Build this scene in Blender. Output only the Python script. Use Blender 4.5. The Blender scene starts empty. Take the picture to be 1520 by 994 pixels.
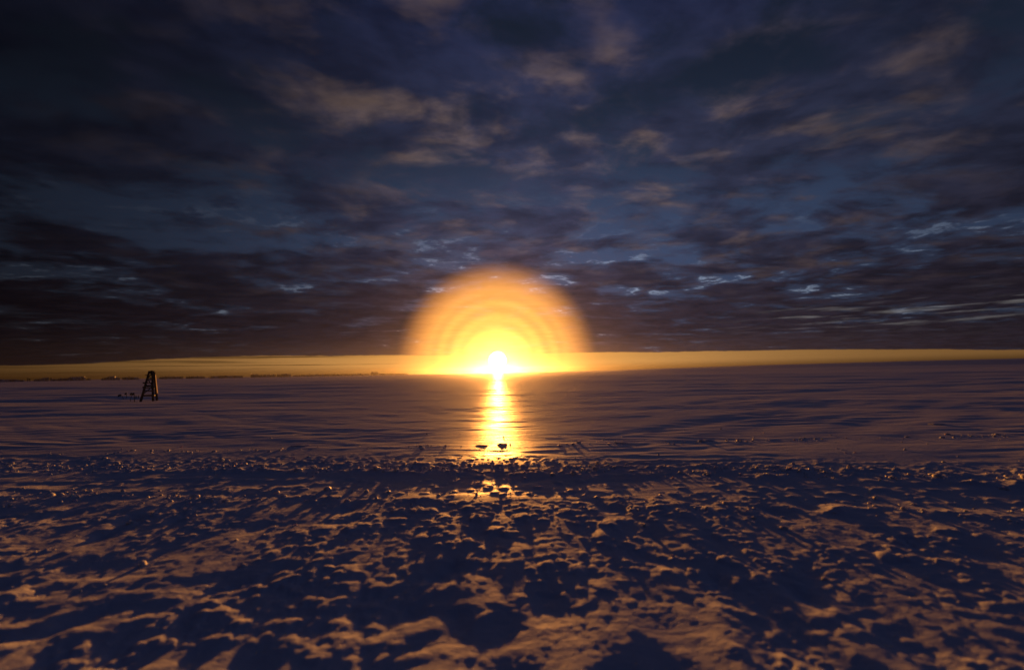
import bpy, bmesh, math, random
import numpy as np
from mathutils import Vector, Matrix, Euler

random.seed(7)
rng = np.random.default_rng(11)
scene = bpy.context.scene
COL = scene.collection
R = math.radians

# ------------------------------------------------------------------ camera, light, exposure
EYE = 1.8
cam_data = bpy.data.cameras.new('camera')
cam_data.lens = 16.2
cam_data.sensor_width = 36.0
cam_data.clip_start = 0.05
cam_data.clip_end = 20000
cam_data.dof.use_dof = True
cam_data.dof.focus_distance = 16.0
cam_data.dof.aperture_fstop = 0.6
cam = bpy.data.objects.new('camera', cam_data)
COL.objects.link(cam)
PITCH, ROLL = 4.55, -0.94
cam.matrix_world = (Matrix.Translation((0, 0, EYE)) @ Matrix.Rotation(R(90 + PITCH), 4, 'X')
                    @ Matrix.Rotation(R(ROLL), 4, 'Z'))
scene.camera = cam

SUN_EL, SUN_AZ = 1.55, -1.84            # degrees; azimuth from straight ahead, to the right
sun_dir = Vector((math.sin(R(SUN_AZ)) * math.cos(R(SUN_EL)),
                  math.cos(R(SUN_AZ)) * math.cos(R(SUN_EL)), math.sin(R(SUN_EL))))
DISC = Vector((math.sin(R(SUN_AZ)), math.cos(R(SUN_AZ)), math.sin(R(1.45)))).normalized()
sd = bpy.data.lights.new('sun', 'SUN')
sd.energy = 2.35
sd.angle = R(0.7)
sd.color = (1.0, 0.355, 0.06)
sun = bpy.data.objects.new('sun', sd)
sun.rotation_euler = (-sun_dir).to_track_quat('-Z', 'Y').to_euler()
sun.location = (0, 0, 40)
COL.objects.link(sun)

scene.view_settings.view_transform = 'Standard'
scene.view_settings.look = 'None'
scene.view_settings.exposure = 1.0
scene.view_settings.gamma = 1.0
scene.cycles.use_denoising = True
scene.cycles.max_bounces = 4
scene.cycles.volume_bounces = 0
scene.cycles.sample_clamp_indirect = 4.0


# ------------------------------------------------------------------ node expression helper
class X:
    """a float socket with operators"""
    def __init__(s, t, sock): s.t, s.k = t, sock
    def _m(s, op, *a, clamp=False):
        n = s.t.nodes.new('ShaderNodeMath'); n.operation = op; n.use_clamp = clamp
        for i, v in enumerate((s,) + a):
            if isinstance(v, X): s.t.links.new(v.k, n.inputs[i])
            else: n.inputs[i].default_value = v
        return X(s.t, n.outputs[0])
    def __add__(s, o): return s._m('ADD', o)
    __radd__ = __add__
    def __sub__(s, o): return s._m('SUBTRACT', o)
    def __rsub__(s, o): return (s * -1.0) + o
    def __mul__(s, o): return s._m('MULTIPLY', o)
    __rmul__ = __mul__
    def __truediv__(s, o): return s._m('DIVIDE', o)
    def pow(s, o): return s._m('POWER', o)
    def max(s, o): return s._m('MAXIMUM', o)
    def min(s, o): return s._m('MINIMUM', o)
    def exp(s): return s._m('EXPONENT')
    def acos(s): return s._m('ARCCOSINE')
    def asin(s): return s._m('ARCSINE')
    def sin(s): return s._m('SINE')
    def atan2(s, o): return s._m('ARCTAN2', o)
    def sstep(s, a, b):
        n = s.t.nodes.new('ShaderNodeMapRange'); n.interpolation_type = 'SMOOTHSTEP'
        s.t.links.new(s.k, n.inputs[0])
        for i, v in ((1, a), (2, b)):
            if isinstance(v, X): s.t.links.new(v.k, n.inputs[i])
            else: n.inputs[i].default_value = v
        return X(s.t, n.outputs[0])
    def gauss(s, c, w):
        d = (s - c) / w
        return (d * d * -1.0).exp()


def vec(t, x, y, z=0.0):
    n = t.nodes.new('ShaderNodeCombineXYZ')
    for i, v in enumerate((x, y, z)):
        if isinstance(v, X): t.links.new(v.k, n.inputs[i])
        else: n.inputs[i].default_value = v
    return n.outputs[0]


def noise(t, v, scale, detail=4.0, rough=0.5, dist=0.0, out=0):
    n = t.nodes.new('ShaderNodeTexNoise')
    t.links.new(v, n.inputs['Vector'])
    n.inputs['Scale'].default_value = scale
    n.inputs['Detail'].default_value = detail
    n.inputs['Roughness'].default_value = rough
    n.inputs['Distortion'].default_value = dist
    return X(t, n.outputs[0]) if out == 0 else n.outputs[1]


def rgb(t, r, g, b):
    n = t.nodes.new('ShaderNodeCombineColor')
    for i, v in enumerate((r, g, b)):
        if isinstance(v, X): t.links.new(v.k, n.inputs[i])
        else: n.inputs[i].default_value = v
    return n.outputs[0]


def cmix(t, f, a, b, mode='MIX'):
    n = t.nodes.new('ShaderNodeMix'); n.data_type = 'RGBA'; n.blend_type = mode
    n.clamp_factor = True
    for i, v in ((0, f), (6, a), (7, b)):
        if isinstance(v, X): t.links.new(v.k, n.inputs[i])
        elif isinstance(v, (int, float)): n.inputs[i].default_value = v
        elif isinstance(v, tuple): n.inputs[i].default_value = (*v, 1.0)
        else: t.links.new(v, n.inputs[i])
    return n.outputs[2]


def cscale(t, c, f):
    """colour times a float"""
    n = t.nodes.new('ShaderNodeVectorMath'); n.operation = 'SCALE'
    if isinstance(c, tuple): n.inputs[0].default_value = c
    else: t.links.new(c, n.inputs[0])
    if isinstance(f, X): t.links.new(f.k, n.inputs['Scale'])
    else: n.inputs['Scale'].default_value = f
    return n.outputs[0]


def cadd(t, a, b): return cmix(t, 1.0, a, b, 'ADD')


# ------------------------------------------------------------------ sky
def build_world():
    w = bpy.data.worlds.new('World'); scene.world = w; w.use_nodes = True
    t = w.node_tree; t.nodes.clear()
    out = t.nodes.new('ShaderNodeOutputWorld')
    bg = t.nodes.new('ShaderNodeBackground')
    t.links.new(bg.outputs[0], out.inputs[0])
    sky = t.nodes.new('ShaderNodeTexSky'); sky.sky_type = 'NISHITA'
    sky.sun_disc = False
    sky.sun_elevation = R(SUN_EL); sky.sun_rotation = R(SUN_AZ)
    tc = t.nodes.new('ShaderNodeTexCoord')
    sep = t.nodes.new('ShaderNodeSeparateXYZ')
    t.links.new(tc.outputs['Generated'], sep.inputs[0])
    dx, dy, dz = (X(t, sep.outputs[i]) for i in range(3))
    el = dz.asin() * 57.2958
    az = dx.atan2(dy) * 57.2958
    th = ((dx * sun_dir.x + dy * sun_dir.y + dz * sun_dir.z).min(1.0)).acos() * 57.2958
    disc = ((dx * DISC.x + dy * DISC.y + dz * DISC.z).min(1.0)).acos() * 57.2958
    fall = th.gauss(0.0, 42.0) * 0.66 + 0.34          # the sky dims away from the sun
    # the cloud deck, a level sheet seen in perspective
    dn = dz.max(0.0) + 0.085
    px, py = dx / dn, dy / dn
    P0 = vec(t, px * 0.98 + py * 0.08, py * 1.22 - px * 0.12, 2.6)
    wv = noise(t, P0, 1.3, 3.0, 0.5, out=1)
    vm = t.nodes.new('ShaderNodeVectorMath'); vm.operation = 'MULTIPLY_ADD'
    t.links.new(wv, vm.inputs[0]); vm.inputs[1].default_value = (0.40, 0.30, 0.0)
    t.links.new(P0, vm.inputs[2])
    P = vm.outputs[0]
    off = t.nodes.new('ShaderNodeVectorMath'); off.operation = 'ADD'
    t.links.new(P, off.inputs[0]); off.inputs[1].default_value = (7.3, 2.1, 4.0)
    n1 = noise(t, P, 2.1, 9.0, 0.60)
    n2 = noise(t, off.outputs[0], 3.9, 6.0, 0.52)
    off2 = t.nodes.new('ShaderNodeVectorMath'); off2.operation = 'ADD'
    t.links.new(P, off2.inputs[0]); off2.inputs[1].default_value = (1.7, 9.4, 1.0)
    n3 = noise(t, off2.outputs[0], 0.9, 4.0, 0.55)
    # low in the sky the deck closes up, higher it thins out
    thr = el.sstep(3.0, 13.0) * 0.11 + 0.32 - el.sstep(16.0, 34.0) * 0.04
    cov = n1.sstep(thr - 0.05, thr + 0.15)
    side = az.sstep(-60.0, 15.0) * 0.84 + 0.22         # thicker deck on the left
    gap = cadd(t, cscale(t, sky.outputs[0], 0.0012), cscale(t, (0.0160, 0.0262, 0.0560), fall * side * (el.gauss(14.0, 11.0) * 0.95 + 0.35)))
    lowc = el.sstep(22.0, 5.0)
    base = cmix(t, el.sstep(22.0, 70.0), (0.0138, 0.0162, 0.0330), (0.0080, 0.0145, 0.0640))  # bluer overhead, shaped so the sky gives shaded snow a blue fill
    base = cmix(t, lowc, base, (0.0112, 0.0090, 0.0150))
    n4 = noise(t, P, 5.2, 7.0, 0.58)
    tex = n2 * 0.6 + 0.48 + n4.sstep(0.30, 0.70) * 0.56
    base = cscale(t, base, fall * side * tex * (el.gauss(19.0, 10.0) * az.gauss(2.0, 26.0) * 0.35 + 1.05))
    lit = n2.sstep(0.45, 0.76) * el.sstep(4.0, 22.0) * (n3.sstep(0.30, 0.58) * 0.8 + 0.2) * side * az.sstep(-62.0, -4.0) * th.gauss(28.0, 24.0)
    base = cadd(t, base, cscale(t, (0.070, 0.042, 0.019), lit))
    skyc = cmix(t, cov, gap, base)
    # thin bright rims where the deck breaks
    rim = (n1 - (thr - 0.005)).gauss(0.0, 0.024) * n3.sstep(0.38, 0.6) * n4.sstep(0.46, 0.60) * el.gauss(8.5, 7.0) * fall
    skyc = cadd(t, skyc, cscale(t, (0.105, 0.125, 0.155), rim * side))
    # rippled cloud low on the right
    rp = noise(t, vec(t, az * 0.10, el * 1.5), 1.6, 8.0, 0.62)
    rr = rp.sstep(0.50, 0.70) * el.gauss(4.9, 1.2) * az.sstep(20.0, 36.0) * n3.sstep(0.3, 0.5)
    skyc = cadd(t, skyc, cscale(t, (0.060, 0.058, 0.056), rr))
    # the clear strip under the deck
    en = noise(t, vec(t, az * 0.05, el * 0.15, 3.0), 2.0, 6.0, 0.6)
    e2 = noise(t, vec(t, az * 0.5, 1.0, 6.0), 2.0, 4.0, 0.6)
    edge = en * 0.36 + e2 * 0.14 + 1.95 - az.sstep(-28.0, -50.0) * 1.05 - az.sstep(8.0, 30.0) * 0.30 - az.sstep(28.0, 52.0) * 0.80
    da = az - SUN_AZ
    strip_f = da.gauss(0.0, 30.0) * 0.85 + da.sstep(-20.0, 60.0) * 0.16 + 0.035
    st = noise(t, vec(t, az * 0.035, el * 3.2, 8.0), 1.3, 5.0, 0.6)
    streak = 1.0 - st.sstep(0.54, 0.70) * (az.sstep(4.0, -12.0) * 0.75 + 0.05)
    vert = el.sstep(-0.1, 1.1) * 0.72 + 0.28
    vert = vert * (el.gauss(0.2, 0.45) * -0.35 + 1.0)
    strip = cmix(t, da.gauss(0.0, 16.0), (0.40, 0.200, 0.062), (0.47, 0.225, 0.045))
    strip = cscale(t, strip, strip_f * streak * vert * 0.9)
    m = el.sstep(edge + 0.05, edge - 0.05)
    # a reddish fringe of the deck just over the strip
    fr = el.gauss(2.3, 1.4) * da.gauss(0.0, 30.0)
    skyc = cadd(t, skyc, cscale(t, (0.016, 0.008, 0.004), fr))
    skyc = cmix(t, m, skyc, strip)
    # lens flare disc with weak rings, painted into the sky round the sun
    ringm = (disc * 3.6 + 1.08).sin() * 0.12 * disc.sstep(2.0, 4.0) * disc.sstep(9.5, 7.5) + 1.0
    flare = disc.sstep(12.6, 7.9) * ringm
    flare_col = cmix(t, th.sstep(3.0, 10.5), (0.50, 0.235, 0.032), (0.50, 0.190, 0.030))
    skyc = cadd(t, skyc, cscale(t, flare_col, flare * (n1 * 0.5 + n4 * 0.35 + 0.56) * (1.0 - m * 0.45)))
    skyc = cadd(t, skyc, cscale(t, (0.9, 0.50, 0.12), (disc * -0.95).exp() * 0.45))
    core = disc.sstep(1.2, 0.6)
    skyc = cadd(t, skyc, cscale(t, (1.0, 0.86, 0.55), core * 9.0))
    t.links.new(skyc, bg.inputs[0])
    bg.inputs[1].default_value = 1.0


build_world()


# ------------------------------------------------------------------ helpers for objects
def tag(o, label=None, cat=None, group=None, kind=None):
    if label: o['label'] = label
    if cat: o['category'] = cat
    if group: o['group'] = group
    if kind: o['kind'] = kind
    return o


def mesh_obj(name, verts, faces, mat, parent=None, smooth=False):
    me = bpy.data.meshes.new(name)
    me.from_pydata([tuple(v) for v in verts], [], faces)
    me.materials.append(mat)
    if smooth: me.polygons.foreach_set('use_smooth', [True] * len(me.polygons))
    me.update()
    o = bpy.data.objects.new(name, me); COL.objects.link(o)
    if parent: o.parent = parent
    return o


def bulk_mesh(name, V, F, mat, smooth=True):
    """V (n,3), F (m,k) arrays -> one mesh object"""
    me = bpy.data.meshes.new(name)
    n, (m, k) = len(V), F.shape
    me.vertices.add(n); me.vertices.foreach_set('co', V.astype(np.float32).ravel())
    me.loops.add(m * k); me.loops.foreach_set('vertex_index', F.astype(np.int32).ravel())
    me.polygons.add(m)
    me.polygons.foreach_set('loop_start', np.arange(0, m * k, k, dtype=np.int32))
    me.polygons.foreach_set('use_smooth', np.full(m, smooth))
    me.update(calc_edges=True); me.validate()
    me.materials.append(mat)
    o = bpy.data.objects.new(name, me); COL.objects.link(o)
    return o


def beam(a, b, w, d, taper=1.0, jit=0.0, seg=1, up=None):
    """verts, faces of a squared beam from a to b"""
    a, b = Vector(a), Vector(b)
    z = (b - a).normalized()
    if up is None: up = Vector((0, 1, 0)) if abs(z.y) < 0.9 else Vector((1, 0, 0))
    x = up.cross(z).normalized(); y = z.cross(x)
    vs, fs = [], []
    for i in range(seg + 1):
        f = i / seg; c = a.lerp(b, f)
        k = 1 + (taper - 1) * f
        c = c + x * random.uniform(-jit, jit) + y * random.uniform(-jit, jit)
        for sx, sy in ((-1, -1), (1, -1), (1, 1), (-1, 1)):
            vs.append(c + x * (sx * w / 2 * k) + y * (sy * d / 2 * k))
    for i in range(seg):
        o = i * 4
        for j in range(4):
            fs.append((o + j, o + (j + 1) % 4, o + 4 + (j + 1) % 4, o + 4 + j))
    fs.append((3, 2, 1, 0)); o = seg * 4; fs.append((o, o + 1, o + 2, o + 3))
    return vs, fs


def ray(px, py):
    """direction in the world through a point of the photograph (1520 x 994)"""
    f = 16.2 / 36.0 * 1520
    return (cam.matrix_world.to_3x3() @ Vector((px - 760, 497 - py, -f))).normalized()


def ground_at(px, py, z=0.0):
    d = ray(px, py); s = (z - EYE) / d.z
    return Vector((0, 0, EYE)) + d * s


def at_range(px, py, dist):
    """point on that line of sight at a horizontal distance"""
    d = ray(px, py); s = dist / math.hypot(d.x, d.y)
    return Vector((0, 0, EYE)) + d * s


# ------------------------------------------------------------------ materials
def new_mat(name):
    m = bpy.data.materials.new(name); m.use_nodes = True
    t = m.node_tree
    return m, t, t.nodes['Principled BSDF']


def snow_material():
    m, t, p = new_mat('wind_packed_snow')
    tc = t.nodes.new('ShaderNodeTexCoord')
    co = tc.outputs['Object']
    v = noise(t, co, 0.7, 5.0, 0.6)
    c = cmix(t, v, (0.78, 0.82, 0.88), (0.86, 0.88, 0.90))
    t.links.new(c, p.inputs['Base Color'])
    p.inputs['IOR'].default_value = 1.32
    rg = noise(t, co, 1.1, 4.0, 0.6)
    an = t.nodes.new('ShaderNodeAttribute'); an.attribute_name = 'crushed'
    cru = X(t, an.outputs['Fac'])
    r = rg * 0.30 + 0.29 + cru * 0.32
    sp = cru * -0.10 + 0.25
    t.links.new(sp.k, p.inputs['Specular IOR Level'])
    t.links.new(r.k, p.inputs['Roughness'])
    a = noise(t, co, 26.0, 6.0, 0.65)
    mp = t.nodes.new('ShaderNodeMapping'); mp.inputs['Scale'].default_value = (0.30, 1.0, 1.0)
    t.links.new(co, mp.inputs['Vector'])
    b = noise(t, mp.outputs[0], 3.2, 5.0, 0.6)
    b1 = t.nodes.new('ShaderNodeBump'); b1.inputs['Strength'].default_value = 0.35
    b1.inputs['Distance'].default_value = 0.02
    t.links.new(a.k, b1.inputs['Height'])
    b2 = t.nodes.new('ShaderNodeBump'); b2.inputs['Strength'].default_value = 0.5
    b2.inputs['Distance'].default_value = 0.05
    t.links.new(b.k, b2.inputs['Height']); t.links.new(b1.outputs[0], b2.inputs['Normal'])
    t.links.new(b2.outputs[0], p.inputs['Normal'])
    return m


def clod_material():
    m, t, p = new_mat('crumbled_snow')
    tc = t.nodes.new('ShaderNodeTexCoord')
    v = noise(t, tc.outputs['Object'], 9.0, 4.0, 0.6)
    t.links.new(cmix(t, v, (0.76, 0.80, 0.86), (0.86, 0.88, 0.90)), p.inputs['Base Color'])
    p.inputs['Roughness'].default_value = 0.5
    p.inputs['IOR'].default_value = 1.32
    p.inputs['Subsurface Weight'].default_value = 0.25
    p.inputs['Subsurface Radius'].default_value = (0.02, 0.015, 0.01)
    p.inputs['Subsurface Scale'].default_value = 1.0
    bn = t.nodes.new('ShaderNodeBump'); bn.inputs['Strength'].default_value = 0.5
    bn.inputs['Distance'].default_value = 0.02
    t.links.new(noise(t, tc.outputs['Object'], 70.0, 4.0, 0.6).k, bn.inputs['Height'])
    t.links.new(bn.outputs[0], p.inputs['Normal'])
    return m


def wood_material(name, c0, c1):
    m, t, p = new_mat(name)
    tc = t.nodes.new('ShaderNodeTexCoord')
    mp = t.nodes.new('ShaderNodeMapping'); mp.inputs['Scale'].default_value = (14, 14, 1.5)
    t.links.new(tc.outputs['Object'], mp.inputs['Vector'])
    v = noise(t, mp.outputs[0], 2.0, 6.0, 0.65)
    t.links.new(cmix(t, v, c0, c1), p.inputs['Base Color'])
    p.inputs['Roughness'].default_value = 0.8
    bn = t.nodes.new('ShaderNodeBump'); bn.inputs['Strength'].default_value = 0.4
    bn.inputs['Distance'].default_value = 0.01
    t.links.new(v.k, bn.inputs['Height']); t.links.new(bn.outputs[0], p.inputs['Normal'])
    return m


def berg_material():
    m, t, p = new_mat('old_ice_and_rock')
    tc = t.nodes.new('ShaderNodeTexCoord')
    v = noise(t, tc.outputs['Object'], 0.22, 6.0, 0.65).sstep(0.42, 0.62)
    t.links.new(cmix(t, v, (0.10, 0.11, 0.13), (0.42, 0.46, 0.52)), p.inputs['Base Color'])
    p.inputs['Roughness'].default_value = 0.7
    return m


def cloth_material():
    m, t, p = new_mat('dark_flag_cloth')
    tc = t.nodes.new('ShaderNodeTexCoord')
    v = noise(t, tc.outputs['Object'], 40.0, 3.0, 0.5)
    t.links.new(cmix(t, v, (0.015, 0.015, 0.018), (0.035, 0.033, 0.035)), p.inputs['Base Color'])
    p.inputs['Roughness'].default_value = 0.9
    return m


SNOW, CLOD = snow_material(), clod_material()
WOOD = wood_material('weathered_timber', (0.035, 0.028, 0.023), (0.085, 0.066, 0.053))
CANE = wood_material('bamboo_cane', (0.07, 0.055, 0.035), (0.13, 0.10, 0.06))
BERG, CLOTH = berg_material(), cloth_material()

# ------------------------------------------------------------------ snow surface
_perm = rng.permutation(256)
_perm = np.concatenate([_perm, _perm, _perm])
_ga = rng.uniform(0, 2 * np.pi, 256); _gx, _gy = np.cos(_ga), np.sin(_ga)


def perlin(x, y):
    xi, yi = np.floor(x).astype(np.int64), np.floor(y).astype(np.int64)
    fx, fy = x - xi, y - yi
    u = fx * fx * fx * (fx * (fx * 6 - 15) + 10); v = fy * fy * fy * (fy * (fy * 6 - 15) + 10)
    X0, Y0 = xi & 255, yi & 255
    def g(i, j, dx, dy):
        h = _perm[_perm[(X0 + i) & 255] + ((Y0 + j) & 255)]
        return _gx[h] * dx + _gy[h] * dy
    a = g(0, 0, fx, fy); b = g(1, 0, fx - 1, fy); c = g(0, 1, fx, fy - 1); d = g(1, 1, fx - 1, fy - 1)
    return 1.5 * ((a + u * (b - a)) + v * ((c + u * (d - c)) - (a + u * (b - a))))


def sm(x, a, b):
    k = np.clip((x - a) / (b - a), 0, 1); return k * k * (3 - 2 * k)


def track_v(x, y):
    return y + 0.15 * x + 0.0035 * x * x + 0.18 * perlin(x * 0.35 + 5, x * 0 + 3.3)


def lumps(x, y, size, seed, prob=0.6):
    """heights of rounded crumbs scattered one to a cell"""
    wx = x + 0.25 * size * perlin(x / size * 1.3 + seed, y / size * 1.3)
    wy = y + 0.25 * size * perlin(x / size * 1.3, y / size * 1.3 + seed)
    gx, gy = wx / size, wy / size
    ix, iy = np.floor(gx).astype(np.int64), np.floor(gy).astype(np.int64)
    h = np.zeros_like(x)
    for di in (-1, 0, 1):
        for dj in (-1, 0, 1):
            k = _perm[_perm[(ix + di + seed) & 255] + ((iy + dj + seed * 3) & 255)]
            k2 = _perm[k + 17]; k3 = _perm[k2 + 5]; k4 = _perm[k3 + 91]
            cx, cy = ix + di + 0.15 + 0.7 * k / 255.0, iy + dj + 0.15 + 0.7 * k2 / 255.0
            rad = 0.22 + 0.48 * (k3 / 255.0) ** 2
            d = ((gx - cx) ** 2 + (gy - cy) ** 2) / rad ** 2
            h = np.maximum(h, np.where(k4 < prob * 255, np.sqrt(np.clip(1 - d, 0, 1)) * rad, 0))
    return h * size


pit_n = 70
pit_x = rng.uniform(-9, 9, pit_n); pit_y = rng.uniform(1.2, 6.6, pit_n)
pit_a = rng.normal(0, 0.5, pit_n); pit_d = rng.uniform(0.02, 0.05, pit_n)
pit_r = rng.uniform(0.08, 0.15, pit_n)


def height(x, y):
    r = np.hypot(x, y)
    cell = np.maximum(0.008, np.where(r < 40, r * 0.0055, np.where(r < 160, r * 0.008, r * 0.03)))   # mesh spacing here
    def oct(amp, wx, wy, ox, oy, ridge=False):
        k = 1 - sm(cell / min(wx, wy), 0.18, 0.45)
        n = perlin(x / wx + ox, y / wy + oy)
        if ridge: n = 0.35 - np.abs(n) * 1.6
        return amp * k * n
    v = track_v(x, y)
    # plain: wind-carved, low waves and sastrugi lying across the view
    h = oct(0.10, 60, 34, 3, 8) + oct(0.030, 16, 7, 1, 2) + oct(0.016, 5.5, 2.2, 9, 4)
    patch = sm(perlin(x / 6 + 2, y / 3.2 + 7), -0.25, 0.5)
    calm = 1 - 0.9 * np.exp(-((x + 0.2) / 1.6) ** 2 - ((y - 11.6) / 1.0) ** 2)
    h += calm * patch * (oct(0.016, 1.7, 0.62, 5, 1, True) + oct(0.010, 0.8, 0.3, 15, 12) + oct(0.005, 0.3, 0.12, 25, 32))
    h += oct(0.100, 19, 7, 71, 2) * sm(r, 14, 60) + oct(0.032, 4.2, 2.0, 79, 4) * sm(r, 12, 45)
    kk = 1 - sm(cell / 0.5, 0.18, 0.45)
    h += kk * 0.022 * perlin((x * 0.80 + y * 0.60) / 7.0 + 3, (y * 0.80 - x * 0.60) / 1.5) * sm(x, 1, 7) * sm(r, 10, 16) * (1 - sm(r, 40, 80))
    h += kk * 0.012 * perlin((x * 0.85 - y * 0.52) / 5.0 + 9, (y * 0.85 + x * 0.52) / 1.1) * sm(-x, 1, 7) * sm(r, 10, 16) * (1 - sm(r, 40, 80))
    h += calm * oct(0.009, 1.2, 0.5, 83, 4) * sm(r, 10, 20)
    h += oct(0.35, 260, 150, 30, 2) * sm(r, 60, 250)
    # trampled snow in front
    tr = 1 - sm(v + 0.35 * perlin(x * 0.8, y * 0.8), 6.3, 7.5)
    rough = 0.45 + 0.55 * sm(perlin(x / 2.6 + 40, y / 2.0 + 11), -0.35, 0.35)
    rough = rough * (0.75 + 0.25 * sm(r, 2.5, 5.0))
    t1 = oct(0.016, 0.75, 3.0, 2, 9) + oct(0.019, 0.36, 2.1, 7, 3) + oct(0.009, 0.20, 0.50, 4, 8)
    t2 = oct(0.008, 0.11, 0.16, 6, 5) + oct(0.006, 0.06, 0.065, 8, 1) + oct(0.0035, 0.034, 0.036, 18, 1)
    h += tr * rough * (t1 + t2 * (0.4 + 1.2 * sm(perlin(x * 1.3, y * 1.3 + 20), -0.2, 0.5)))
    cl = sm(perlin(x * 0.75 + 8, y * 0.75 + 31) + 0.5 * perlin(x * 2.1, y * 2.1), -0.25, 0.55)
    near = 1 - sm(r, 8, 16)
    h += tr * cl * 0.20 * (0.45 + 0.55 * sm(r, 3, 6)) * lumps(x, y, 0.20, 3, 0.45)
    h += tr * (0.25 + 0.75 * cl) * 0.32 * (0.5 + 0.5 * sm(r, 3, 6)) * lumps(x, y, 0.085, 9, 0.6)
    # deeper hollows close to the camera
    h += tr * (1 - sm(r, 3.0, 4.6)) * (oct(0.022, 0.50, 2.2, 51, 3) + oct(0.010, 0.3, 0.6, 41, 3))
    # vehicle track: pressed channel between two crumbled ridges
    ch = sm(v, 6.75, 7.0) * (1 - sm(v, 7.75, 8.1))
    h += ch * (oct(0.006, 0.5, 0.35, 61, 3) + oct(0.004, 0.18, 0.14, 62, 4) + near * 0.22 * lumps(x, y, 0.13, 44, 0.30)) - 0.006 * ch * sm(x, -4, -1)
    cr = sm(perlin(x * 0.8 + 3, y * 0.5) + 0.5 * perlin(x * 2.3, y * 1.4), -0.35, 0.65)
    for c0, wd, am in ((8.40, 0.20, 0.016), (6.55, 0.18, 0.020), (9.0, 0.35, 0.01)):
        e = np.exp(-((v - c0) / wd) ** 2)
        h += am * e * cr
        h += e * (oct(0.014, 0.34, 0.26, c0, 2) + oct(0.010, 0.14, 0.13, 3, c0) + oct(0.008, 0.07, 0.07, c0, 9))
        h += e * sm(cr, 0.25, 0.8) * (0.28 * lumps(x, y, 0.17, 14, 0.5) + 0.35 * lumps(x, y, 0.08, 21, 0.6))
    # crusty strip behind the far ridge
    cs = np.exp(-((v - 9.2) / 0.7) ** 2)
    h += cs * (oct(0.006, 0.25, 0.18, 33, 2) + 0.45 * lumps(x, y, 0.12, 27, 0.4))
    # a second, fainter disturbed line
    v2 = y - 11.7 - 0.02 * x + 0.25 * perlin(x * 0.3 + 17, x * 0)
    e2 = np.exp(-(v2 / 0.30) ** 2) * (0.4 + 0.6 * sm(perlin(x * 0.5 + 3, y * 0), -0.2, 0.4))
    h += 0.5 * e2 * sm(np.abs(x + 0.2), 0.5, 1.6) * (0.012 + oct(0.016, 0.40, 0.30, 3, 14) + oct(0.012, 0.16, 0.14, 6, 24))
    for i in range(pit_n):
        k = (np.abs(x - pit_x[i]) < 0.5) & (np.abs(y - pit_y[i]) < 0.6)
        if not k.any(): continue
        ca, sa = math.cos(pit_a[i]), math.sin(pit_a[i])
        ax, ay = x[k] - pit_x[i], y[k] - pit_y[i]
        uu, ww = (ca * ax + sa * ay) / pit_r[i], (-sa * ax + ca * ay) / (pit_r[i] * 1.9)
        q = uu * uu + ww * ww
        h[k] += tr[k] * (-pit_d[i] * np.exp(-q))
    # swell of the far plain on the right
    azd = np.degrees(np.arctan2(x, y))
    h += 1.75 * np.exp(-((azd - 19) / 5.5) ** 2) * np.exp(-((r - 400) / 110) ** 2)
    h += 1.3 * sm(azd, 15, 40) * (1 - sm(azd, 80, 120)) * np.exp(-((r - 430) / 110) ** 2)
    return h


def build_ground():
    rr = [0.0, 0.25, 0.6, 1.0, 1.3]
    r = 1.5
    while r < 40: rr.append(r); r *= 1.0055
    while r < 160: rr.append(r); r *= 1.008
    while r < 1050: rr.append(r); r *= 1.03
    rr.append(1050.0)
    rr = np.array(rr[1:])
    a = np.concatenate([np.arange(-58, 58, 0.145), np.arange(58, 302, 4.0)])
    A, Rr = np.meshgrid(np.radians(a), rr)
    x, y = Rr * np.sin(A), Rr * np.cos(A)
    z = height(x.ravel(), y.ravel()).reshape(x.shape)
    nr, na = x.shape
    V = np.concatenate([np.stack([x.ravel(), y.ravel(), z.ravel()], 1), [[0, 0, z[0].mean()]]])
    i, j = np.meshgrid(np.arange(nr - 1), np.arange(na), indexing='ij')
    j2 = (j + 1) % na
    F = np.stack([i * na + j, i * na + j2, (i + 1) * na + j2, (i + 1) * na + j], -1).reshape(-1, 4)
    jc = np.arange(na)
    cen = np.full(na, nr * na)
    F = np.concatenate([F, np.stack([cen, (jc + 1) % na, jc, jc], 1)[:0]])
    g = bulk_mesh('snow_ground', V, F, SNOW)
    # where the snow has been crushed it is matt, the wind crust and the pressed track stay glossy
    vv = track_v(V[:, 0], V[:, 1])
    matt = 1 - sm(vv, 8.6, 10.2) * 1.0
    matt = matt * (1 - 0.65 * sm(vv, 6.8, 7.0) * (1 - sm(vv, 7.8, 8.1)))
    at = g.data.attributes.new('crushed', 'FLOAT', 'POINT'); at.data.foreach_set('value', matt.astype(np.float32))
    # close the small middle under the camera
    bm = bmesh.new(); bm.from_mesh(g.data); bm.verts.ensure_lookup_table()
    c = bm.verts[nr * na]
    for k in range(na):
        bm.faces.new((c, bm.verts[(k + 1) % na], bm.verts[k]))
    bmesh.ops.recalc_face_normals(bm, faces=bm.faces[:1]) if False else None
    bm.to_mesh(g.data); bm.free()
    g.data.flip_normals()
    tag(g, kind='structure')
    return g


build_ground()


def hz(x, y): return float(height(np.array([float(x)]), np.array([float(y)]))[0])


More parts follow.
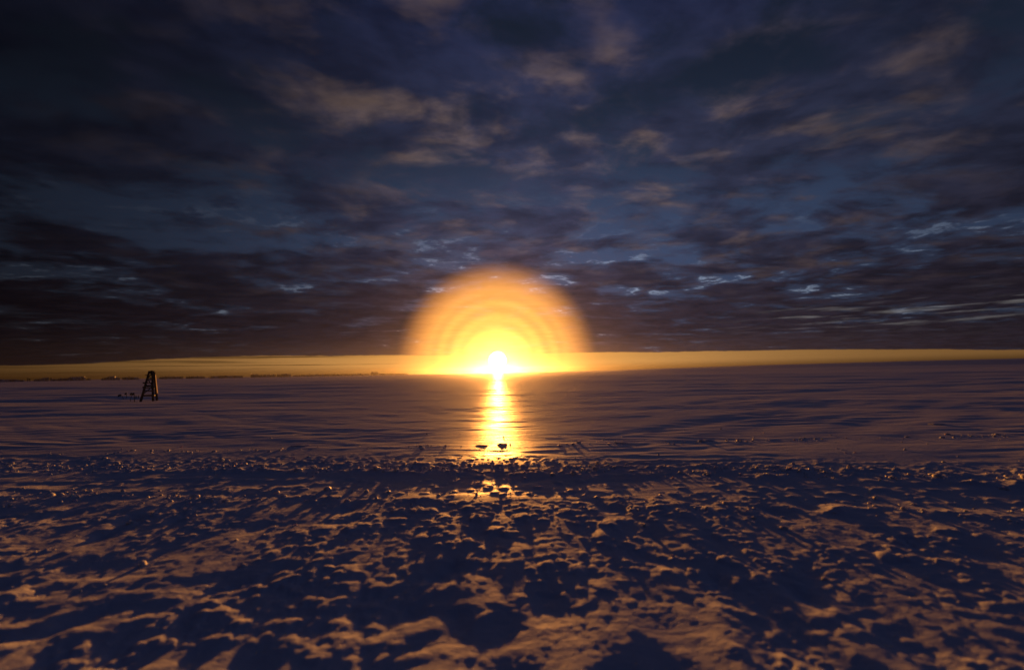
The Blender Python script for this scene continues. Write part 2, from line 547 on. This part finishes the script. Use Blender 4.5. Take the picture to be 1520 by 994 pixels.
# ------------------------------------------------------------------ far ice slope on the right
def build_hill():
    azs = np.arange(2, 96, 0.5); ds = np.linspace(600, 1000, 26)
    A, D = np.meshgrid(np.radians(azs), ds)
    prof = np.interp(np.degrees(A), (8, 13, 19, 29, 48, 75, 96), (0, 0.6, 2.2, 4.8, 6.6, 7.0, 7.0))
    fall = sm(D, 600, 790) * (1 - sm(D, 860, 995))
    x, y = D * np.sin(A), D * np.cos(A)
    z = -1.2 + (prof + 0.3 * perlin(x / 150, y / 150)) * fall * sm(np.degrees(A), 2, 8) * (1 - sm(np.degrees(A), 86, 95))
    z = z + 2.2 * fall
    nr, na = x.shape
    V = np.stack([x.ravel(), y.ravel(), z.ravel()], 1)
    i, j = np.meshgrid(np.arange(nr - 1), np.arange(na - 1), indexing='ij')
    F = np.stack([i * na + j, (i + 1) * na + j, (i + 1) * na + j + 1, i * na + j + 1], -1).reshape(-1, 4)[:, ::-1]
    tag(bulk_mesh('hill', V, F, SNOW), kind='structure')


build_hill()


# ------------------------------------------------------------------ crumbled snow lying about
def ico(sub):
    bm = bmesh.new(); bmesh.ops.create_icosphere(bm, subdivisions=sub, radius=1.0)
    V = np.array([v.co[:] for v in bm.verts]); F = np.array([[v.index for v in f.verts] for f in bm.faces])
    bm.free(); return V, F


def build_clods():
    n = 26000
    x = rng.uniform(-13, 13, n); y = rng.uniform(1.4, 14, n)
    v = track_v(x, y)
    p = (1.0 * np.exp(-((v - 8.75) / 0.40) ** 2) + 0.45 * np.exp(-((v - 6.6) / 0.35) ** 2) + 0.05 * (v < 6.5)
         + 0.01 * (v > 9.3) + 0.25 * np.exp(-((y - 11.7) / 0.3) ** 2) * (np.abs(x + 0.3) > 1.0))
    p *= 0.35 + 0.9 * sm(perlin(x * 0.9, y * 0.9 + 50), -0.3, 0.4)
    k = (rng.uniform(0, 1, n) < p) & (np.abs(np.degrees(np.arctan2(x, y))) < 57) & (np.hypot(x, y) > 4.8)
    x, y = x[k], y[k]; n = len(x)
    z = height(x, y)
    V0, F0 = ico(2)
    s = np.clip(0.013 * np.exp(rng.normal(0, 0.55, n)), 0.005, 0.05)
    s = s * np.clip(np.hypot(x, y) / 7, 0.55, 1.2)
    allV, allF = [], []
    for i in range(n):
        q = V0 * (1 + 0.28 * rng.normal(0, 1, 3))[None, :]
        q = q + 0.30 * perlin(V0[:, 0] * 1.7 + i, V0[:, 1] * 1.7 + V0[:, 2] * 1.3 + i * 0.37)[:, None] * V0
        q = q + 0.05 * rng.normal(0, 1, V0.shape)
        a = rng.uniform(0, 6.28); ca, sa = math.cos(a), math.sin(a)
        q = np.stack([q[:, 0] * ca - q[:, 1] * sa, q[:, 0] * sa + q[:, 1] * ca, q[:, 2] * 0.8], 1)
        allV.append(q * s[i] + [x[i], y[i], z[i] + s[i] * 0.05]); allF.append(F0 + i * len(V0))
    tag(bulk_mesh('snow_clods', np.concatenate(allV), np.concatenate(allF), CLOD, smooth=True), kind='stuff')


build_clods()


# ------------------------------------------------------------------ larger lumps standing on the plain
def snow_lump(px, py, w, h, label, seed):
    g = ground_at(px, py); V0, F0 = ico(3)
    q = V0.copy()
    q *= (1 + 0.35 * perlin(V0[:, 0] * 1.5 + seed, V0[:, 1] * 1.5 + V0[:, 2] + seed * 2)[:, None]
          + 0.16 * perlin(V0[:, 0] * 4 + seed, V0[:, 2] * 4 + V0[:, 1] * 3)[:, None])
    q[:, 0] *= w / 2; q[:, 1] *= w / 2.6; q[:, 2] *= h * 0.22
    q[:, 2] = np.maximum(q[:, 2], -0.4 * h)
    o = bulk_mesh('snow_lump', q, F0, CLOD)
    o.location = (g.x, g.y, hz(g.x, g.y))
    tag(o, label, 'snow lump', 'snow lumps beyond the vehicle track')


snow_lump(716, 659, 0.36, 0.085, 'wide low snow lump at the left in the bright reflection below the sun', 3)
snow_lump(746, 657.5, 0.24, 0.13, 'small peaked snow lump standing in the bright reflection just below the sun', 8)
snow_lump(922, 656, 0.30, 0.09, 'rounded snow lump on the plain right of the sun reflection, nearest to it', 14)
snow_lump(1050, 652, 0.34, 0.11, 'pale ragged snow lump on the plain farther right of the sun reflection', 21)
snow_lump(1392, 630, 0.42, 0.13, 'lone snow lump far out on the right side of the plain', 27)
snow_lump(448, 659, 0.44, 0.09, 'low snow lump on the plain left of the sun reflection', 33)

# ------------------------------------------------------------------ timber tower on the left
def build_tower():
    base = ground_at(223, 594)
    dist = math.hypot(base.x, base.y)
    root = bpy.data.objects.new('lattice_tower', None); COL.objects.link(root)
    gz = hz(base.x, base.y)
    root.location = (base.x, base.y, gz)
    tag(root, 'dark three-legged timber lattice tower standing on the snow plain at left', 'tower')
    side = Vector((base.y, -base.x, 0)).normalized()      # to the right as seen from the camera
    back = Vector((base.x, base.y, 0)).normalized()
    u = dist / 684 * math.cos(math.atan2(540, 684)) ** 0  # metres per picture pixel, roughly
    def loc(px, py, d=0.0):
        return at_range(px, py, dist + d) - Vector(root.location)
    bl, bm_, br = loc(209.3, 594, 0.0), loc(227.4, 594, 0.0), loc(232.8, 593, 1.2)
    tl, tm, tr = loc(221.6, 551.5, 0.42), loc(226.0, 551.0, 0.42), loc(228.8, 551.5, 0.72)
    legs = [(bl, tl), (bm_, tm), (br, tr)]
    for a, b in legs:
        z = (b - a).normalized()
        vs, fs = beam(a - z * 0.25, b + z * 0.05, 0.125, 0.125, 0.80, 0.006, 5)
        mesh_obj('leg', vs, fs, WOOD, root)
    def on(leg, py):
        a, b = legs[leg]
        return a.lerp(b, (594 - py) / (594 - 551.3))
    out = -back * 0.085
    # rungs between the two near legs
    for py, w, ln in ((587.0, 0.12, 0.05), (580.0, 0.09, 0.03), (576.2, 0.08, 0.06), (572.2, 0.10, 0.02), (568.2, 0.08, 0.05),
                      (564.4, 0.07, 0.03), (560.6, 0.06, 0.05), (557.0, 0.06, 0.03), (553.6, 0.07, 0.03)):
        a, b = on(0, py + random.uniform(-.3, .3)), on(1, py + random.uniform(-.3, .3))
        e = (b - a).normalized()
        vs, fs = beam(a - e * ln + out, b + e * ln + out, w, 0.035, 1.0, 0.004, 2)
        mesh_obj('rung', vs, fs, WOOD, root)
    outr = (side - back * 0.2).normalized() * -0.03
    for py in (587.2, 577.0, 567.0, 558.0):
        a, b = on(1, py), on(2, py)
        vs, fs = beam(a + outr, b + outr, 0.075, 0.035, 1.0, 0.003, 2)
        mesh_obj('rung', vs, fs, WOOD, root)
    outb = back * 0.075
    for py in (586.5, 574.0, 562.0):
        a, b = on(0, py), on(2, py)
        vs, fs = beam(a + outb, b + outb, 0.075, 0.035, 1.0, 0.003, 2)
        mesh_obj('rung', vs, fs, WOOD, root)
    # diagonal braces on the near face
    for p0, p1, s in ((585.5, 573.5, 0), (573.0, 562.0, 1), (562.0, 553.5, 0)):
        a, b = on(s, p0), on(1 - s, p1)
        vs, fs = beam(a - out * 0.4, b - out * 0.4, 0.055, 0.03, 1.0, 0.003, 2)
        mesh_obj('brace', vs, fs, WOOD, root)
    # boarded head, and the short pieces that stick out of the left leg
    top = (tl + tm + tr) / 3
    vs = []
    for k, (c, z) in enumerate(((tl, -0.17), (tm, -0.17), (tr, -0.17), (tl, 0.05), (tm, 0.07), (tr, 0.05))):
        q = c + (c - top).normalized() * 0.02; vs.append((q.x, q.y, q.z + z))
    apex = (top.x, top.y, top.z + 0.10); vs.append(apex)
    mesh_obj('cap', vs, [(2, 1, 0), (0, 1, 4, 3), (1, 2, 5, 4), (2, 0, 3, 5), (3, 4, 6), (4, 5, 6), (5, 3, 6)], WOOD, root)
    for py, ln, w in ((556.5, 0.20, 0.06), (568.3, 0.21, 0.12), (575.2, 0.15, 0.13)):
        a = on(0, py)
        vs, fs = beam(a + side * 0.05, a - side * ln + Vector((0, 0, 0.02)), w, 0.09, 0.8, 0.01, 2)
        mesh_obj('peg', vs, fs, WOOD, root)
    # added strip, coloured pale to stand for the right leg's sunlit edge
    a, b = on(2, 584), on(2, 556)
    o_ = Vector((0.94, 0.34, 0)) * 0.075
    vs, fs = beam(a + o_, b + o_ * 0.9, 0.03, 0.17, 0.75, 0.002, 4, Vector((-0.34, 0.94, 0)))
    mesh_obj('sunlit_edge', vs, fs, LIT_EDGE, root)


LIT_EDGE = wood_material('sunlit_edge_timber', (0.30, 0.24, 0.19), (0.48, 0.40, 0.32))  # pale tone stands in for sunlight on the leg's edge
build_tower()


# ------------------------------------------------------------------ marker canes left of the tower
def marker(bx, by, tx, ty, label, flag=0.0, w=0.028, name='marker_flag', group='marker canes beside the tower'):
    g = ground_at(bx, by); d = math.hypot(g.x, g.y)
    root = bpy.data.objects.new(name, None); COL.objects.link(root)
    root.location = (g.x, g.y, hz(g.x, g.y))
    tag(root, label, 'marker flag' if flag else 'stake', group)
    top = at_range(tx, ty, d) - Vector(root.location)
    z = top.normalized()
    vs, fs = beam(-z * 0.15, top, w, w, 0.8, 0.004, 4)
    mesh_obj('pole', vs, fs, CANE if flag else WOOD, root)
    if flag:
        side = Vector((g.y, -g.x, 0)).normalized(); back = Vector((g.x, g.y, 0)).normalized()
        vs, fs = [], []
        nx, nz = 5, 3
        for i in range(nx + 1):
            for j in range(nz + 1):
                f, q = i / nx, j / nz
                vs.append(top - side * (f * flag) + back * (0.03 * math.sin(f * 5 + q)) - Vector((0, 0, q * 0.17 + f * f * 0.06)))
        for i in range(nx):
            for j in range(nz):
                k = i * (nz + 1) + j
                fs.append((k, k + 1, k + nz + 2, k + nz + 1))
        o = mesh_obj('flag', vs, fs, CLOTH, root, True)
        md = o.modifiers.new('thickness', 'SOLIDIFY'); md.thickness = 0.006


marker(183.5, 591.0, 179.5, 585.0, 'dark flag on the strongly leaning cane, farthest left of the tower', 0.20)
marker(187.5, 590.5, 187.8, 582.5, 'faint dark flag on a thin upright cane, second from the far left', 0.12)
marker(193.3, 594.2, 195.8, 582.5, 'dark flag on the left cane of the close pair left of the tower', 0.12)
marker(199.6, 594.8, 199.0, 582.5, 'dark flag on the thicker right cane of the close pair left of the tower', 0.12, 0.04)
marker(202.0, 590.5, 201.8, 586.6, 'short dark stake just right of the pair of flag canes', 0, 0.05, 'stake', 'short stakes beside the tower')
marker(205.2, 590.5, 205.3, 586.6, 'short dark stake nearest to the left leg of the tower', 0, 0.05, 'stake', 'short stakes beside the tower')


# ------------------------------------------------------------------ icebergs along the horizon
def horizon_y(px): return 565.0 - 0.0164 * px


def iceberg(x0, x1, prof, label, dist=900.0, seed=1):
    """x0..x1 in the photograph; prof = list of (fraction, height in photo pixels) of the skyline"""
    f = 16.2 / 36.0 * 1520
    pts = []
    n = max(8, int((x1 - x0) / 2.0))
    fr = [p[0] for p in prof]; hh = [p[1] for p in prof]
    c = at_range((x0 + x1) / 2, horizon_y((x0 + x1) / 2), dist)
    back = Vector((c.x, c.y, 0)).normalized(); side = Vector((back.y, -back.x, 0))
    vs, fs = [], []
    depth = max(6.0, min(40.0, (x1 - x0) * 0.8))
    rows = ((0.0, 0.0), (0.04, 1.0), (0.5, 1.05), (0.93, 0.9), (1.0, 0.0))
    random.seed(seed)
    for i in range(n + 1):
        q = i / n; px = x0 + (x1 - x0) * q
        hgt = float(np.interp(q, fr, hh)) * (1 + random.uniform(-.12, .12))
        d = ray(px, horizon_y(px)); az = math.atan2(d.x, d.y)
        base = Vector((math.sin(az), math.cos(az), 0)) * (dist + random.uniform(-2, 2))
        hm = max(0.05, hgt * 0.88) * dist / f / math.hypot(1, (px - 760) / f) * 1.0
        for dd, hk in rows:
            p = base + Vector((math.sin(az), math.cos(az), 0)) * (depth * dd)
            vs.append(Vector((p.x, p.y, -0.9 if hk == 0 else hm * hk * (1 + random.uniform(-.08, .08)) + EYE * 0.6)) - Vector((c.x, c.y, 0)))
    m = len(rows)
    for i in range(n):
        for j in range(m - 1):
            k = i * m + j
            fs.append((k, k + m, k + m + 1, k + 1))
    fs.append(tuple(range(m))); fs.append(tuple(reversed([n * m + j for j in range(m)])))
    o = mesh_obj('iceberg', vs, fs, BERG)
    o.location = (c.x, c.y, 0)
    tag(o, label, 'iceberg', 'icebergs along the left horizon')


L = [
    (-40, 36, [(0, 2), (.4, 2.6), (.8, 2.2), (1, 1)], 'flat dark iceberg at the far left edge of the horizon'),
    (40, 41.8, [(0, 4), (1, 4.2)], 'left one of two tiny upright sunlit ice blocks near the far left'),
    (43.2, 45, [(0, 4.2), (1, 3.5)], 'right one of two tiny upright sunlit ice blocks near the far left'),
    (50, 72.5, [(0, 1.5), (.5, 2.5), (.95, 4), (1, 4.2)], 'long dark iceberg ending in a sunlit pinkish cliff, second from the left edge'),
    (74, 80, [(0, 4), (.5, 3), (1, 2)], 'small dark ice block just right of the first sunlit cliff'),
    (80, 126.5, [(0, 1.8), (.4, 2.4), (.55, 4.2), (.9, 4.4), (1, 4.5)], 'dark iceberg rising to a hump with a small bright cliff at its right end'),
    (128, 135, [(0, 2), (1, .8)], 'tiny low ice block at the right foot of the hump with the bright cliff'),
    (150, 178, [(0, .6), (.3, 2.5), (.45, 4.6), (.75, 4.4), (.85, 2.2), (1, 1.8)], 'dark iceberg with a rounded hump left of the timber tower'),
    (181, 207, [(0, 2), (.3, 3.2), (.6, 2.8), (1, 1.4)], 'low dark iceberg directly left of the timber tower'),
    (236, 272, [(0, 1.6), (.3, 2.4), (.7, 2), (1, 1.8)], 'low dark iceberg directly right of the timber tower'),
    (276, 304, [(0, 1.6), (.2, 2.0), (1, 1.6)], 'short dark ice sliver right of the brownish gap beyond the tower'),
    (311, 361, [(0, 1.8), (.5, 2.2), (1, 1.6)], 'long thin dark ice sliver midway between the tower and the steep block'),
    (372, 410, [(0, 4.4), (.12, 4.0), (.3, 2.6), (1, 2.4)], 'dark iceberg with a steep left end on the horizon'),
    (411, 432, [(0, 2.4), (.6, 3.6), (1, 3.2)], 'small dark iceberg with a raised right end'),
    (435, 548, [(0, 1.2), (.4, 1.8), (.42, 2.6), (.45, 1.6), (1, 1.6)], 'very long thin dark ice edge leading towards the square block'),
    (550, 562, [(0, 3.4), (.2, 4.6), (.5, 4.0), (.8, 4.6), (1, 2.6)], 'square castle-like ice block standing alone left of the sun'),
    (563, 606, [(0, 1.6), (1, 1.0)], 'faint thin ice edge nearest to the glow of the sun'),
]
for i, (x0, x1, pr, lab) in enumerate(L):
    iceberg(x0, x1, pr, lab, 600 + 6 * (i * 7 % 11), 40 + i)

# ------------------------------------------------------------------ haze over the plain, added to spread the flare's glow below the horizon
def build_haze():
    m = bpy.data.materials.new('glow_haze'); m.use_nodes = True
    t = m.node_tree; t.nodes.clear()
    o = t.nodes.new('ShaderNodeOutputMaterial')
    v = t.nodes.new('ShaderNodeVolumePrincipled')
    v.inputs['Color'].default_value = (0.9, 0.9, 0.92, 1)
    v.inputs['Density'].default_value = HAZE
    v.inputs['Anisotropy'].default_value = 0.93
    t.links.new(v.outputs[0], o.inputs['Volume'])
    s, z0, z1 = 1100.0, -3.0, 11.0
    vs = [(x, y, z) for z in (z0, z1) for x, y in ((-s, -s), (s, -s), (s, s), (-s, s))]
    b = mesh_obj('haze', vs, [(3, 2, 1, 0), (4, 5, 6, 7), (0, 1, 5, 4), (1, 2, 6, 5), (2, 3, 7, 6), (3, 0, 4, 7)], m)
    tag(b, kind='stuff')


HAZE = 2.1e-4
build_haze()
